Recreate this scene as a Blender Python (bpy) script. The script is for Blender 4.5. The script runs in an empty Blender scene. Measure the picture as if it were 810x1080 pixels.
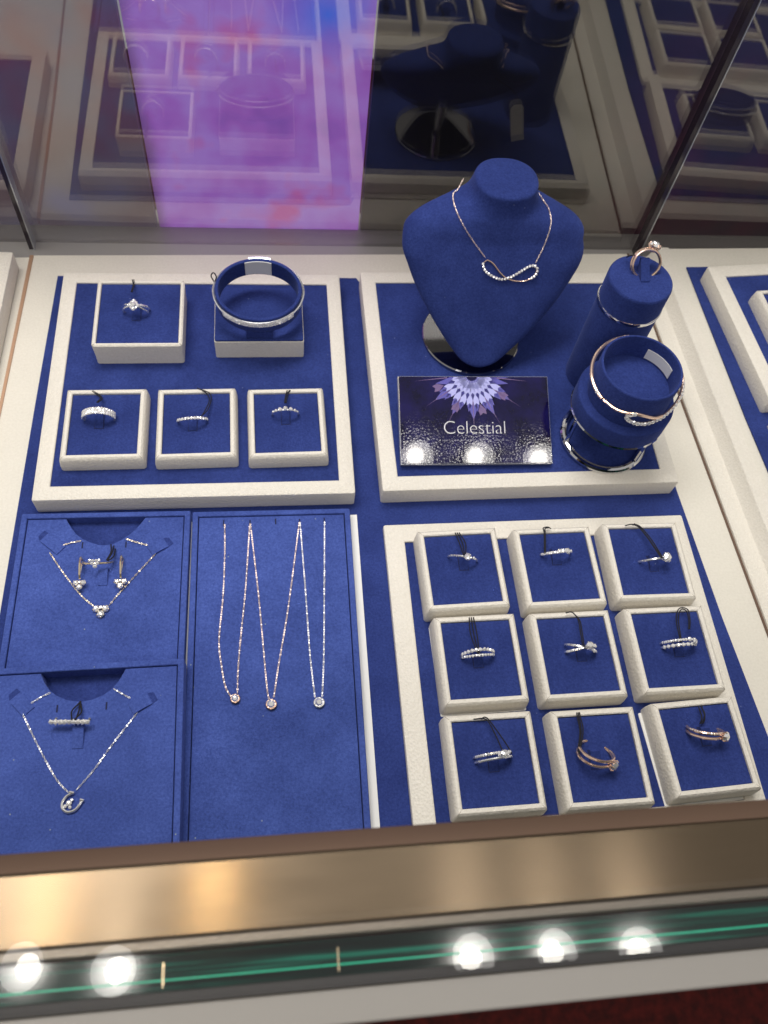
import bpy, bmesh, math, random
from mathutils import Vector, Matrix, Euler
random.seed(7)
SC = bpy.context.scene
COL = SC.collection
R_ = math.radians

# ------------------------------------------------------------------ camera
cam = bpy.data.cameras.new('camera')
cam_o = bpy.data.objects.new('camera', cam); COL.objects.link(cam_o)
right = Vector((0.9923962, -0.0808758, 0.0927837)); up = Vector((0.0258717, 0.8740465, 0.4851530))
fwd = Vector((0.1203344, 0.4790635, -0.8694928))
m = Matrix((right, up, -fwd)).transposed().to_4x4()
m.translation = (0.1808594, -0.3129961, 0.5558373)
cam_o.matrix_world = m
cam.sensor_fit = 'VERTICAL'; cam.sensor_height = 36.0; cam.sensor_width = 27.0
cam.lens = 871.03 / 1080 * 36
cam.clip_start = 0.01; cam.clip_end = 100
cam.dof.use_dof = True; cam.dof.focus_distance = 0.56; cam.dof.aperture_fstop = 9.5
SC.camera = cam_o

# ------------------------------------------------------------------ world, light, exposure
w = bpy.data.worlds.new('World'); SC.world = w; w.use_nodes = True
w.node_tree.nodes['Background'].inputs['Color'].default_value = (1.0, 0.96, 0.92, 1)
w.node_tree.nodes['Background'].inputs['Strength'].default_value = 0.42
SC.view_settings.view_transform = 'Standard'; SC.view_settings.look = 'None'
SC.view_settings.gamma = 1; SC.view_settings.exposure = 0.0
SC.cycles.use_denoising = True
SC.cycles.max_bounces = 10; SC.cycles.transparent_max_bounces = 12
SC.cycles.sample_clamp_indirect = 6.0

def area(name, loc, target, sx, sy, power, colour=(1, 1, 1)):
    l = bpy.data.lights.new(name, 'AREA'); l.shape = 'RECTANGLE'; l.size = sx; l.size_y = sy
    l.energy = power; l.color = colour
    o = bpy.data.objects.new(name, l); COL.objects.link(o); o.location = loc
    o.rotation_euler = (Vector(target) - Vector(loc)).to_track_quat('-Z', 'Y').to_euler()
    return o
area('ceiling_softlight', (-0.1, 0.65, 2.2), (0.2, 0.05, 0), 1.7, 0.6, 41, (1.0, 0.97, 0.93))
area('front_softlight', (0.1, -1.55, 1.9), (0.2, 0.1, 0), 1.6, 0.6, 9, (1.0, 0.97, 0.94))

# ------------------------------------------------------------------ materials
def mat(name, base=(.5, .5, .5), rough=.5, metal=0., spec=None, coat=0., sheen=0., sheen_tint=(1, 1, 1)):
    M = bpy.data.materials.new(name); M.use_nodes = True
    b = M.node_tree.nodes['Principled BSDF']
    b.inputs['Base Color'].default_value = (*base, 1); b.inputs['Roughness'].default_value = rough
    b.inputs['Metallic'].default_value = metal
    if spec is not None: b.inputs['Specular IOR Level'].default_value = spec
    b.inputs['Coat Weight'].default_value = coat
    b.inputs['Sheen Weight'].default_value = sheen
    b.inputs['Sheen Tint'].default_value = (*sheen_tint, 1); b.inputs['Sheen Roughness'].default_value = .4
    return M
def nd(M, t, **k):
    n = M.node_tree.nodes.new(t)
    for a, v in k.items(): setattr(n, a, v)
    return n
def lk(M, a, b): M.node_tree.links.new(a, b)
def coords(M, scale=(1, 1, 1)):
    tc = nd(M, 'ShaderNodeTexCoord'); mp = nd(M, 'ShaderNodeMapping')
    mp.inputs['Scale'].default_value = scale
    lk(M, tc.outputs['Object'], mp.inputs['Vector']); return mp.outputs['Vector']
def noise(M, vec, scale, detail=3, rough=.6):
    n = nd(M, 'ShaderNodeTexNoise'); n.inputs['Scale'].default_value = scale
    n.inputs['Detail'].default_value = detail; n.inputs['Roughness'].default_value = rough
    lk(M, vec, n.inputs['Vector']); return n.outputs['Fac']
def ramp(M, fac, stops):
    r = nd(M, 'ShaderNodeValToRGB'); e = r.color_ramp.elements
    while len(e) < len(stops): e.new(.5)
    for i, (p, c) in enumerate(stops): e[i].position = p; e[i].color = (*c, 1)
    lk(M, fac, r.inputs['Fac']); return r.outputs['Color']
def mixc(M, fac, a, b, mode='MIX'):
    x = nd(M, 'ShaderNodeMix', data_type='RGBA', blend_type=mode)
    if isinstance(fac, float): x.inputs[0].default_value = fac
    else: lk(M, fac, x.inputs[0])
    for s, v in ((6, a), (7, b)):
        if isinstance(v, tuple): x.inputs[s].default_value = (*v, 1)
        else: lk(M, v, x.inputs[s])
    return x.outputs[2]
def bump(M, h, strength, dist=.0005):
    b = nd(M, 'ShaderNodeBump'); b.inputs['Strength'].default_value = strength; b.inputs['Distance'].default_value = dist
    lk(M, h, b.inputs['Height']); lk(M, b.outputs['Normal'], M.node_tree.nodes['Principled BSDF'].inputs['Normal'])
def bsdf(M): return M.node_tree.nodes['Principled BSDF']

def velvet(name, k=(1, 1, 1)):
    M = mat(name, rough=.9, spec=.12, sheen=.16, sheen_tint=(.35, .45, 1))
    v = coords(M)
    fine = ramp(M, noise(M, v, 620, 4, .75), [(.30, (.0175*k[0], .0310*k[1], .144*k[2])), (.70, (.0350*k[0], .0585*k[1], .240*k[2]))])
    big = ramp(M, noise(M, v, 45, 4, .6), [(.3, (.86, .86, .88)), (.7, (1.1, 1.1, 1.08))])
    nap = ramp(M, noise(M, v, 11, 3, .55), [(.33, (.86, .87, .89)), (.67, (1.15, 1.13, 1.11))])
    body = mixc(M, 1.0, mixc(M, 1.0, fine, big, 'MULTIPLY'), nap, 'MULTIPLY')
    vo = nd(M, 'ShaderNodeTexVoronoi'); vo.inputs['Scale'].default_value = 62; lk(M, v, vo.inputs['Vector'])
    lint = ramp(M, vo.outputs['Distance'], [(.022, (.8, .8, .8)), (.034, (0, 0, 0))])
    lk(M, mixc(M, lint, body, (.16*k[0], .19*k[1], .34)), bsdf(M).inputs['Base Color'])
    bump(M, noise(M, v, 900, 3, .7), .6, .0005)
    return M
def cream(name, base=(.77, .735, .66), grain=.75):
    M = mat(name, rough=.48, spec=.35)
    v = coords(M)
    c = ramp(M, noise(M, v, 25, 3), [(.3, tuple(x*.96 for x in base)), (.7, base)])
    sp = ramp(M, noise(M, v, 520, 3, .7), [(.3, (.935, .93, .915)), (.65, (1.02, 1.02, 1.02))])
    lk(M, mixc(M, 1.0, c, sp, 'MULTIPLY'), bsdf(M).inputs['Base Color'])
    vo = nd(M, 'ShaderNodeTexVoronoi'); vo.inputs['Scale'].default_value = 560; lk(M, v, vo.inputs['Vector'])
    bump(M, vo.outputs['Distance'], grain, .0004)
    return M
VELVET = velvet('blue_velvet'); VELVET_D = velvet('blue_velvet_panel', (1.95, 1.93, 1.66))
CREAM = cream('cream_leatherette'); CREAM_S = cream('cream_laminate', (.75, .72, .64), .12)
WHITE = mat('white_card', (.8, .8, .78), .6)
SILVER = mat('silver_metal', (.94, .94, .94), .18, .82); ROSE = mat('rose_gold', (.93, .68, .55), .16, .86)
GOLD = mat('yellow_gold', (.92, .76, .52), .16, .86); CHROME = mat('chrome', (.75, .75, .77), .03, 1)
COPPER = mat('copper_strip', (.50, .31, .20), .4, .5); BROWN_T = mat('brown_strip', (.13, .075, .05), .5)
DIAMOND = mat('diamond', (.97, .96, .95), .03, .50); BRILLIANT = mat('large_diamond', (.98, .975, .97), .02, .68)
CH_ROSE = mat('rose_gold_chain', (.93, .76, .68), .31, .80); CH_SILVER = mat('silver_chain', (.92, .92, .93), .31, .80); CH_GOLD = mat('gold_chain', (.92, .80, .60), .31, .80)
STRING = mat('black_thread', (.006, .006, .012), .8)
DARK = mat('dark_slot', (.010, .015, .065), .9)
BLACK = mat('black_trim', (.012, .011, .012), .5)

# ------------------------------------------------------------------ object helpers
def obj(name, bm, material, parent=None, smooth=35):
    me = bpy.data.meshes.new(name); bmesh.ops.recalc_face_normals(bm, faces=bm.faces[:])
    bm.to_mesh(me); bm.free()
    if smooth:
        me.polygons.foreach_set('use_smooth', [True]*len(me.polygons))
        me.set_sharp_from_angle(angle=R_(smooth))
    me.materials.append(material)
    o = bpy.data.objects.new(name, me); COL.objects.link(o)
    if parent: o.parent = parent
    return o
def tag(o, label, cat=None, group=None, kind=None):
    o['label'] = label
    if cat: o['category'] = cat
    if group: o['group'] = group
    if kind: o['kind'] = kind
    return o
def thing(name, label, cat, loc=(0, 0, 0), rot=(0, 0, 0), group=None):
    o = bpy.data.objects.new(name, None); COL.objects.link(o); o.empty_display_size = .01
    o.location = loc; o.rotation_euler = tuple(R_(a) for a in rot)
    return tag(o, label, cat, group)
def local(parent, pts):
    M = Matrix.Translation(parent.location) @ parent.rotation_euler.to_matrix().to_4x4()
    Mi = M.inverted(); return [Mi @ Vector(p) for p in pts]

# ------------------------------------------------------------------ mesh helpers
def rrect(hw, hd, r, n=4):
    out = []
    r = max(.0001, min(r, hw*.99, hd*.99))
    for cx, cy, a0 in ((hw-r, hd-r, 0), (-hw+r, hd-r, 90), (-hw+r, -hd+r, 180), (hw-r, -hd+r, 270)):
        for i in range(n+1):
            a = R_(a0 + 90*i/n); out.append((cx+r*math.cos(a), cy+r*math.sin(a)))
    return out
def rings_to(bm, rings, cap0=False, cap1=False, closed=False):
    vs = [[bm.verts.new(p) for p in r] for r in rings]
    n = len(vs[0]); pairs = list(zip(vs, vs[1:])) + ([(vs[-1], vs[0])] if closed else [])
    for a, b in pairs:
        for i in range(n): bm.faces.new((a[i], a[(i+1) % n], b[(i+1) % n], b[i]))
    if cap0: bm.faces.new(vs[0])
    if cap1: bm.faces.new(vs[-1])
def sweep_rect(bm, w, d, prof, r=.002, n=3, cap0=True, cap1=True, closed=False, c=(0, 0)):
    rings = []
    for ins, z in prof:
        rings.append([(c[0]+x, c[1]+y, z) for x, y in rrect(w/2-ins, d/2-ins, r-ins, n)])
    rings_to(bm, rings, cap0 and not closed, cap1 and not closed, closed)
def slab(w, d, z0, z1, r=.001, bev=.0005, c=(0, 0), n=3):
    bm = bmesh.new(); sweep_rect(bm, w, d, [(0, z0), (0, z1-bev), (bev*.3, z1-bev*.3), (bev, z1)], r, n, c=c); return bm
def poly_prism(bm, pts, z0, z1, bev=0):
    rings = [[(x, y, z0) for x, y in pts], [(x, y, z1) for x, y in pts]]
    rings_to(bm, rings, True, True)
def box(bm, x0, x1, y0, y1, z0, z1): poly_prism(bm, [(x0, y0), (x1, y0), (x1, y1), (x0, y1)], z0, z1)
def tube(bm, pts, r, seg=6, closed=False, flat=None):
    pts = [Vector(p) for p in pts]; n = len(pts); rings = []; prevn = None
    for i, p in enumerate(pts):
        if closed: t = pts[(i+1) % n] - pts[i-1]
        else: t = pts[min(i+1, n-1)] - pts[max(i-1, 0)]
        if t.length < 1e-9: t = Vector((0, 0, 1))
        t.normalize()
        if prevn is None:
            a = Vector((0, 0, 1)) if abs(t.z) < .9 else Vector((1, 0, 0)); nn = (a - t*a.dot(t)).normalized()
        else:
            nn = prevn - t*prevn.dot(t)
            nn = nn.normalized() if nn.length > 1e-6 else prevn
        prevn = nn; b = t.cross(nn)
        rr = r[i] if isinstance(r, (list, tuple)) else r
        rings.append([p + (nn*math.cos(2*math.pi*k/seg)*(flat or 1) + b*math.sin(2*math.pi*k/seg))*rr for k in range(seg)])
    rings_to(bm, rings, not closed, not closed, closed)
def lathe(bm, prof, seg=48, c=(0, 0), sx=1., sy=1., cap0=False, cap1=False, closed=False):
    rings = [[(c[0]+r*math.cos(2*math.pi*k/seg)*sx, c[1]+r*math.sin(2*math.pi*k/seg)*sy, z) for k in range(seg)] for r, z in prof]
    rings_to(bm, rings, cap0, cap1, closed)
def catmull(P, step=.001):
    P = [Vector(p) for p in P]; Q = [P[0]*2-P[1]] + P + [P[-1]*2-P[-2]]; out = []
    for i in range(1, len(Q)-2):
        n = max(2, int((Q[i+1]-Q[i]).length/step))
        for k in range(n):
            t = k/n; a, b, c, d = Q[i-1], Q[i], Q[i+1], Q[i+2]
            out.append(.5*((2*b) + (c-a)*t + (2*a-5*b+4*c-d)*t*t + (3*b-a-3*c+d)*t**3))
    out.append(P[-1]); return out
def resample(pts, pitch):
    out = [pts[0].copy()]; acc = 0.
    for a, b in zip(pts, pts[1:]):
        L = (b-a).length; s = pitch-acc
        while s <= L and L > 0:
            out.append(a.lerp(b, s/L)); s += pitch
        acc = (acc + L) % pitch
    return out
def gem(bm, c, r, nrm=(0, 0, 1), seg=8, rot=0., crown=.36, pav=.7):
    nrm = Vector(nrm).normalized(); q = nrm.to_track_quat('Z', 'Y'); c = Vector(c)
    def ring(rad, h, off=0): return [c + q @ Vector((rad*math.cos(2*math.pi*(k+off)/seg+rot), rad*math.sin(2*math.pi*(k+off)/seg+rot), h)) for k in range(seg)]
    T = [bm.verts.new(p) for p in ring(r*.52, r*crown, .5)]
    G = [bm.verts.new(p) for p in ring(r, 0)]
    P = [bm.verts.new(p) for p in ring(r*.5, -r*pav*.5, .5)]
    u = bm.verts.new(c - nrm*r*pav)
    tp = bm.verts.new(c + nrm*r*(crown+.05))
    for i in range(seg):
        j = (i+1) % seg
        bm.faces.new((tp, T[i], T[j])); bm.faces.new((G[i], G[j], T[i])); bm.faces.new((G[j], T[j], T[i]))
        bm.faces.new((G[j], G[i], P[i])); bm.faces.new((G[j], P[i], P[j])); bm.faces.new((u, P[j], P[i]))
def links(bm, pts, pitch=.0018, a=.0011, b=.00045, r=.00018):
    P = resample(pts, pitch); rnd = random.Random(len(P))
    for i in range(len(P)-1):
        p = (P[i]+P[i+1])/2; t = (P[i+1]-P[i]).normalized()
        s = t.cross(Vector((0, 0, 1)))
        s = s.normalized() if s.length > .01 else Vector((1, 0, 0))
        n = s.cross(t); ang = (R_(35) if i % 2 else R_(-50)) + rnd.uniform(-.3, .3)
        s2 = s*math.cos(ang) + n*math.sin(ang)
        loop = [p + t*a*math.cos(k*math.pi/4) + s2*b*math.sin(k*math.pi/4) for k in range(8)]
        tube(bm, loop, r, 4, True)

# ================================================================== THE SETTING
def sheet(name, pts, z, m, thick=.02, kind='structure', label=None):
    bm = bmesh.new(); poly_prism(bm, pts, z-thick, z)
    o = obj(name, bm, m); o['kind'] = kind
    if label: o['label'] = label
    return o
# main section of the counter deck
sheet('counter_deck', [(-.0335, .2624), (.519, .2733), (.5265, .0992), (.5440, -.255), (-.0525, -.255), (-.0385, .08)], 0, CREAM_S)
sheet('counter_deck', [(-.30, .250), (-.0365, .2600), (-.0402, .098), (-.0545, -.255), (-.32, -.255)], 0, CREAM_S)
sheet('counter_deck', [(.5450, .2640), (.85, .272), (.90, -.255), (.5725, -.255), (.5545, .0990), (.5468, .2630)], .0156, CREAM_S, .03)
# copper trims in the two joints of the deck
def trim(name, pts, z0, z1, m, label, cat='trim'):
    bm = bmesh.new(); poly_prism(bm, pts, z0, z1); o = obj(name, bm, m); tag(o, label, cat); return o
trim('joint_trim', [(-.0365, .2615), (-.0335, .2617), (-.0385, .08), (-.0525, -.255), (-.0545, -.255), (-.0402, .098)], -.012, .0012, COPPER,
     'thin copper strip in the deck joint left of the five-box tray')
trim('joint_trim', [(.519, .2730), (.5205, .2730), (.5280, .0992), (.5458, -.255), (.5440, -.255), (.5265, .0992)], -.012, .001, BROWN_T,
     'thin dark copper strip in the deck joint right of the nine-box tray')
# raised lip of the right section and its slope
bm = bmesh.new()
def quadstrip(bm, A, B):
    a = [bm.verts.new(p) for p in A]; b = [bm.verts.new(p) for p in B]
    for i in range(len(a)-1): bm.faces.new((a[i], a[i+1], b[i+1], b[i]))
S = [(.2655, .0004), (.0990, .0075), (-.255, .0249)]
rings_ = []
for y, k in S:
    x = .5207+k
    rings_.append([(x, y, -.015), (x, y, .003), (x+.0012, y, .0040), (x+.0142, y, .0040), (x+.0147, y, .0044), (x+.0203, y, .0154), (x+.0212, y, .0160), (x+.032, y, .0160), (x+.032, y, -.015)])
rings_to(bm, rings_, True, True)
o = obj('counter_edge', bm, CREAM, smooth=25); o['kind'] = 'structure'
# channel between the deck and the rear glass
bm = bmesh.new(); box(bm, -.40, 1.1, .2560, .330, -.03, -.0060); o = obj('back_channel', bm, mat('grey_channel', (.36, .35, .34), .4, .2)); o['kind'] = 'structure'
bm = bmesh.new(); box(bm, -2, 3, .2905, 2, -.92, -.9)
box(bm, -2, 3, -3, .2905, -.92, -.9)
CARPET = mat('red_carpet', (.10, .006, .004), .95)
v = coords(CARPET); lk(CARPET, ramp(CARPET, noise(CARPET, v, 60, 5), [(.35, (.035, .002, .0015)), (.65, (.10, .006, .004))]), bsdf(CARPET).inputs['Base Color'])
o = obj('floor', bm, CARPET); o['kind'] = 'structure'

# blue mats lying on the deck
def mat_sheet(pts, z, label, group=None):
    bm = bmesh.new(); poly_prism(bm, pts, z-.0012, z); return tag(obj('velvet_mat', bm, VELVET), label, 'mat', group)
mat_sheet([(-.0100, .2365), (.2520, .2368), (.2600, .2200), (.4900, .2200), (.4990, .003), (.5055, -.105), (.5135, -.197), (.518, -.25), (-.0175, -.25), (-.0150, -.045), (-.0128, .10)], .0016,
          'large blue velvet mat lying under the cream trays and blue panels')
mat_sheet([(.5636, .2387), (.80, .246), (.84, -.25), (.588, -.25), (.5693, .0661)], .0174, 'blue velvet mat on the right deck section under the cut off cream tray')

# ------------------------------------------------------------------ rear glass, joints, things behind it
GLASS = bpy.data.materials.new('rear_glass_material'); GLASS.use_nodes = True
nt = GLASS.node_tree; nt.nodes.clear()
out = nt.nodes.new('ShaderNodeOutputMaterial'); mx = nt.nodes.new('ShaderNodeMixShader'); tr = nt.nodes.new('ShaderNodeBsdfTransparent')
gl = nt.nodes.new('ShaderNodeBsdfGlossy'); gl.inputs['Roughness'].default_value = .022; gl.inputs['Color'].default_value = (1, .97, .93, 1)
tr.inputs['Color'].default_value = (.80, .80, .80, 1); mx.inputs['Fac'].default_value = .103
nt.links.new(tr.outputs[0], mx.inputs[1]); nt.links.new(gl.outputs[0], mx.inputs[2]); nt.links.new(mx.outputs[0], out.inputs[0])
def glass_panel(x0, x1, label):
    bm = bmesh.new(); box(bm, x0, x1, .2850, .2890, -.0058, .32)
    return tag(obj('display_glass', bm, GLASS, smooth=0), label, 'glass pane')
glass_panel(-.40, -.0410, 'short clear rear glass pane left of the left upright joint')
glass_panel(-.0360, .5285, 'wide reflecting rear glass pane behind the bust and five-box tray')
glass_panel(.5335, 1.1, 'reflecting rear glass pane right of the right upright joint')
JOINT = mat('smoked_glass_edge', (.03, .022, .03), .12, 0, .6)
def joint(x, label):
    t = thing('glass_joint', label, 'glass joint', (x, .2835, -.0058))
    bm = bmesh.new(); box(bm, -.0020, .0020, -.0075, .0015, 0, .34); obj('seal', bm, JOINT, t, 0)
    bm = bmesh.new(); box(bm, .0021, .0029, -.0085, .0010, 0, .34); obj('polished_edge', bm, mat('polished_glass_edge', (.55, .57, .6), .15, .6), t, 0)
joint(-.0385, 'slim grey upright glass joint at the left end of the rear glass')
joint(.5310, 'dark upright glass joint rising behind the cylinder ring stand')

PURPLE = bpy.data.materials.new('purple_screen_picture'); PURPLE.use_nodes = True
b = bsdf(PURPLE); b.inputs['Base Color'].default_value = (.01, .01, .01, 1); b.inputs['Roughness'].default_value = .4
v = coords(PURPLE, (1, 1, 1))
sepn = nd(PURPLE, 'ShaderNodeSeparateXYZ'); lk(PURPLE, v, sepn.inputs[0])
c1 = ramp(PURPLE, noise(PURPLE, v, 14, 3), [(.28, (.22, .085, .42)), (.42, (.33, .115, .50)), (.56, (.36, .19, .60)), (.70, (.46, .10, .34))])
bluefac = nd(PURPLE, 'ShaderNodeTexGradient', gradient_type='SPHERICAL')
mp = nd(PURPLE, 'ShaderNodeMapping'); mp.inputs['Scale'].default_value = (20, 1, 24); mp.inputs['Location'].default_value = (-3.0, 0, -4.9)
tc = nd(PURPLE, 'ShaderNodeTexCoord'); lk(PURPLE, tc.outputs['Object'], mp.inputs['Vector']); lk(PURPLE, mp.outputs['Vector'], bluefac.inputs['Vector'])
c2 = mixc(PURPLE, bluefac.outputs['Fac'], c1, (.06, .15, .75))
sx = nd(PURPLE, 'ShaderNodeSeparateXYZ'); lk(PURPLE, v, sx.inputs[0])
wob = nd(PURPLE, 'ShaderNodeMath', operation='MULTIPLY_ADD'); lk(PURPLE, noise(PURPLE, v, 18, 2), wob.inputs[0]); wob.inputs[1].default_value = .024; lk(PURPLE, sx.outputs['X'], wob.inputs[2])
mr = nd(PURPLE, 'ShaderNodeMapRange', interpolation_type='SMOOTHSTEP'); mr.inputs[1].default_value = .008; mr.inputs[2].default_value = .024; lk(PURPLE, wob.outputs[0], mr.inputs[0])
c2 = mixc(PURPLE, mr.outputs[0], (.16, .07, .22), c2)
lk(PURPLE, c2, b.inputs['Emission Color']); b.inputs['Emission Strength'].default_value = 1.25
t = thing('display_screen', 'glowing purple screen standing upright behind the rear glass', 'screen', (.073, .306, -.0058))
bm = bmesh.new(); box(bm, 0, .1855, 0, .010, .001, .34); obj('screen_face', bm, PURPLE, t, 0)
bm = bmesh.new(); box(bm, .001, .1845, .0102, .020, 0, .338); obj('screen_back', bm, BLACK, t, 0)
GREY = mat('grey_board_glow', (.02, .02, .02), .5)
v = coords(GREY); gc = ramp(GREY, noise(GREY, v, 8, 2), [(.38, (.105, .060, .075)), (.5, (.12, .10, .14)), (.62, (.095, .10, .26))])
sx = nd(GREY, 'ShaderNodeSeparateXYZ'); lk(GREY, v, sx.inputs[0])
mr = nd(GREY, 'ShaderNodeMapRange'); mr.inputs[1].default_value = .05; mr.inputs[2].default_value = .20; lk(GREY, sx.outputs['Z'], mr.inputs[0])
gc = mixc(GREY, mr.outputs[0], gc, ramp(GREY, noise(GREY, v, 16, 2), [(.4, (.17, .035, .06)), (.6, (.10, .09, .15))]))
lk(GREY, gc, bsdf(GREY).inputs['Emission Color']); bsdf(GREY).inputs['Emission Strength'].default_value = .8  # added glow brightens the board behind the left of the rear glass
bm = bmesh.new(); box(bm, -.34, .0700, .3070, .3150, -.0058, .32); tag(obj('display_screen', bm, GREY, smooth=0), 'board with an added blurred grey and blue glow, left of the purple screen', 'screen')
BROWN = mat('dark_board', (.018, .012, .012), .6)
v = coords(BROWN); sx = nd(BROWN, 'ShaderNodeSeparateXYZ'); lk(BROWN, v, sx.inputs[0])
mr = nd(BROWN, 'ShaderNodeMapRange'); mr.inputs[1].default_value = .45; mr.inputs[2].default_value = .56; lk(BROWN, sx.outputs['X'], mr.inputs[0])
lk(BROWN, mixc(BROWN, mr.outputs[0], (.012, .010, .014), ramp(BROWN, noise(BROWN, v, 12, 2), [(.4, (.17, .05, .10)), (.6, (.08, .06, .11))])), bsdf(BROWN).inputs['Base Color'])
bm = bmesh.new(); box(bm, .2610, 1.1, .3070, .3150, -.0058, .32); tag(obj('backing_board', bm, BROWN, smooth=0), 'near black to maroon board behind the rear glass at the bust and right side', 'board')

# ------------------------------------------------------------------ front rail, glass edge, white ledge, top pane
BRASS = mat('brushed_bronze', (.4, .3, .2), .36, 1)
v = coords(BRASS, (30, 2600, 2600)); n1 = noise(BRASS, v, 1.0, 5, .7)
v2 = coords(BRASS, (9, 30, 30)); n2 = noise(BRASS, v2, 1.0, 3)
lk(BRASS, ramp(BRASS, n1, [(.2, (.175, .132, .088)), (.8, (.225, .172, .118))]), bsdf(BRASS).inputs['Base Color'])
lk(BRASS, ramp(BRASS, n2, [(.3, (.19, .19, .19)), (.7, (.24, .24, .24))]), bsdf(BRASS).inputs['Roughness'])
bsdf(BRASS).inputs['Anisotropic'].default_value = .85; bsdf(BRASS).inputs['Anisotropic Rotation'].default_value = 0
tg = nd(BRASS, 'ShaderNodeTangent', direction_type='RADIAL', axis='X'); lk(BRASS, tg.outputs[0], bsdf(BRASS).inputs['Tangent'])
BRONZE_D = mat('dark_bronze', (.15, .095, .066), .45, .6)
t = thing('front_rail', 'wide blurred bronze metal rail along the front of the display case', 'rail', (-2, -.2865, .19))
bm = bmesh.new(); sw = [(-.6, 0), (1.1, 0)]
def xbar(bm, prof, x0=-.7, x1=1.2, dx=2.): rings_to(bm, [[(x0+dx, y, z) for y, z in prof], [(x1+dx, y, z) for y, z in prof]], True, True)
xbar(bm, [(-.0116, 0), (.0127, 0), (.0127, .0296), (.0120, .030), (-.0112, .030), (-.0116, .0295)]); obj('rail_face', bm, BRASS, t, 25)
bm = bmesh.new(); xbar(bm, [(.0131, 0), (.0205, 0), (.0205, .0255), (.0195, .0265), (.0131, .0298)]); obj('rail_lip', bm, BRONZE_D, t, 25)
NICKEL = mat('satin_nickel', (.19, .17, .145), .34, .8)
v = coords(NICKEL); bump(NICKEL, noise(NICKEL, v, 900, 2), .5, .0003)
bm = bmesh.new(); xbar(bm, [(-.0160, .020), (-.0119, .020), (-.0119, .0290), (-.0127, .0300), (-.0152, .0300), (-.0160, .0288)]); obj('rail_bead', bm, NICKEL, t, 25)
GREEN = mat('green_glass', (.004, .035, .026), .08, 0, .6)
v = coords(GREEN, (7, 420, 60)); lk(GREEN, ramp(GREEN, noise(GREEN, v, 1., 4, .65), [(.38, (.0005, .003, .003)), (.54, (.002, .022, .017)), (.70, (.007, .12, .08))]), bsdf(GREEN).inputs['Base Color'])  # lighter streaks paint reflections into the glass colour
GREEN_L = mat('green_glass_core', (.02, .36, .22), .2)
t = thing('front_glass', 'dark green edge of the thick front glass below the bronze rail', 'glass pane', (0, -.3090, .0))
bm = bmesh.new(); box(bm, -.7, 1.2, -.0022, .0060, .05, .2145); obj('inner_sheet', bm, GREEN, t, 0)
bm = bmesh.new(); box(bm, -.7, 1.2, -.0029, -.0023, .05, .2146); obj('laminate_core', bm, GREEN_L, t, 0)
bm = bmesh.new(); box(bm, -.7, 1.2, -.0060, -.0030, .05, .2144); obj('outer_sheet', bm, GREEN, t, 0)
bm = bmesh.new(); box(bm, -.7, 1.2, -.0098, -.0061, .05, .2136); obj('seal', bm, BLACK, t, 0)
for x in (.134, .196):
    bm = bmesh.new(); box(bm, x, x+.0005, -.0048, .0030, .2147, .2151); obj('clip', bm, GOLD, t, 0)
LEDGE = mat('white_ledge_paint', (.24, .228, .212), .4)
bm = bmesh.new(); xbar(bm, [(-.3305, -.9), (-.3190, -.9), (-.3190, .2115), (-.3196, .2120), (-.3298, .2120), (-.3305, .2113)], dx=0)
tag(obj('front_ledge', bm, LEDGE, smooth=25), 'pale painted ledge below the green front glass', 'ledge')
CLEAR = bpy.data.materials.new('clear_top_glass'); CLEAR.use_nodes = True
nt = CLEAR.node_tree; nt.nodes.clear()
out = nt.nodes.new('ShaderNodeOutputMaterial'); mx = nt.nodes.new('ShaderNodeMixShader'); tr = nt.nodes.new('ShaderNodeBsdfTransparent')
gl = nt.nodes.new('ShaderNodeBsdfGlossy'); gl.inputs['Roughness'].default_value = .0
fr = nt.nodes.new('ShaderNodeFresnel'); fr.inputs['IOR'].default_value = 1.36
nt.links.new(fr.outputs[0], mx.inputs['Fac']); nt.links.new(tr.outputs[0], mx.inputs[1]); nt.links.new(gl.outputs[0], mx.inputs[2]); nt.links.new(mx.outputs[0], out.inputs[0])
bm = bmesh.new(); vs = [bm.verts.new(p) for p in ((-.7, -.3170, .2225), (1.2, -.3170, .2225), (1.2, -.2955, .2225), (-.7, -.2955, .2225))]; bm.faces.new(vs)
tag(obj('cover_glass', bm, CLEAR, smooth=0), 'clear glass strip over the green front glass reflecting the round lamps', 'glass pane')

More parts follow.
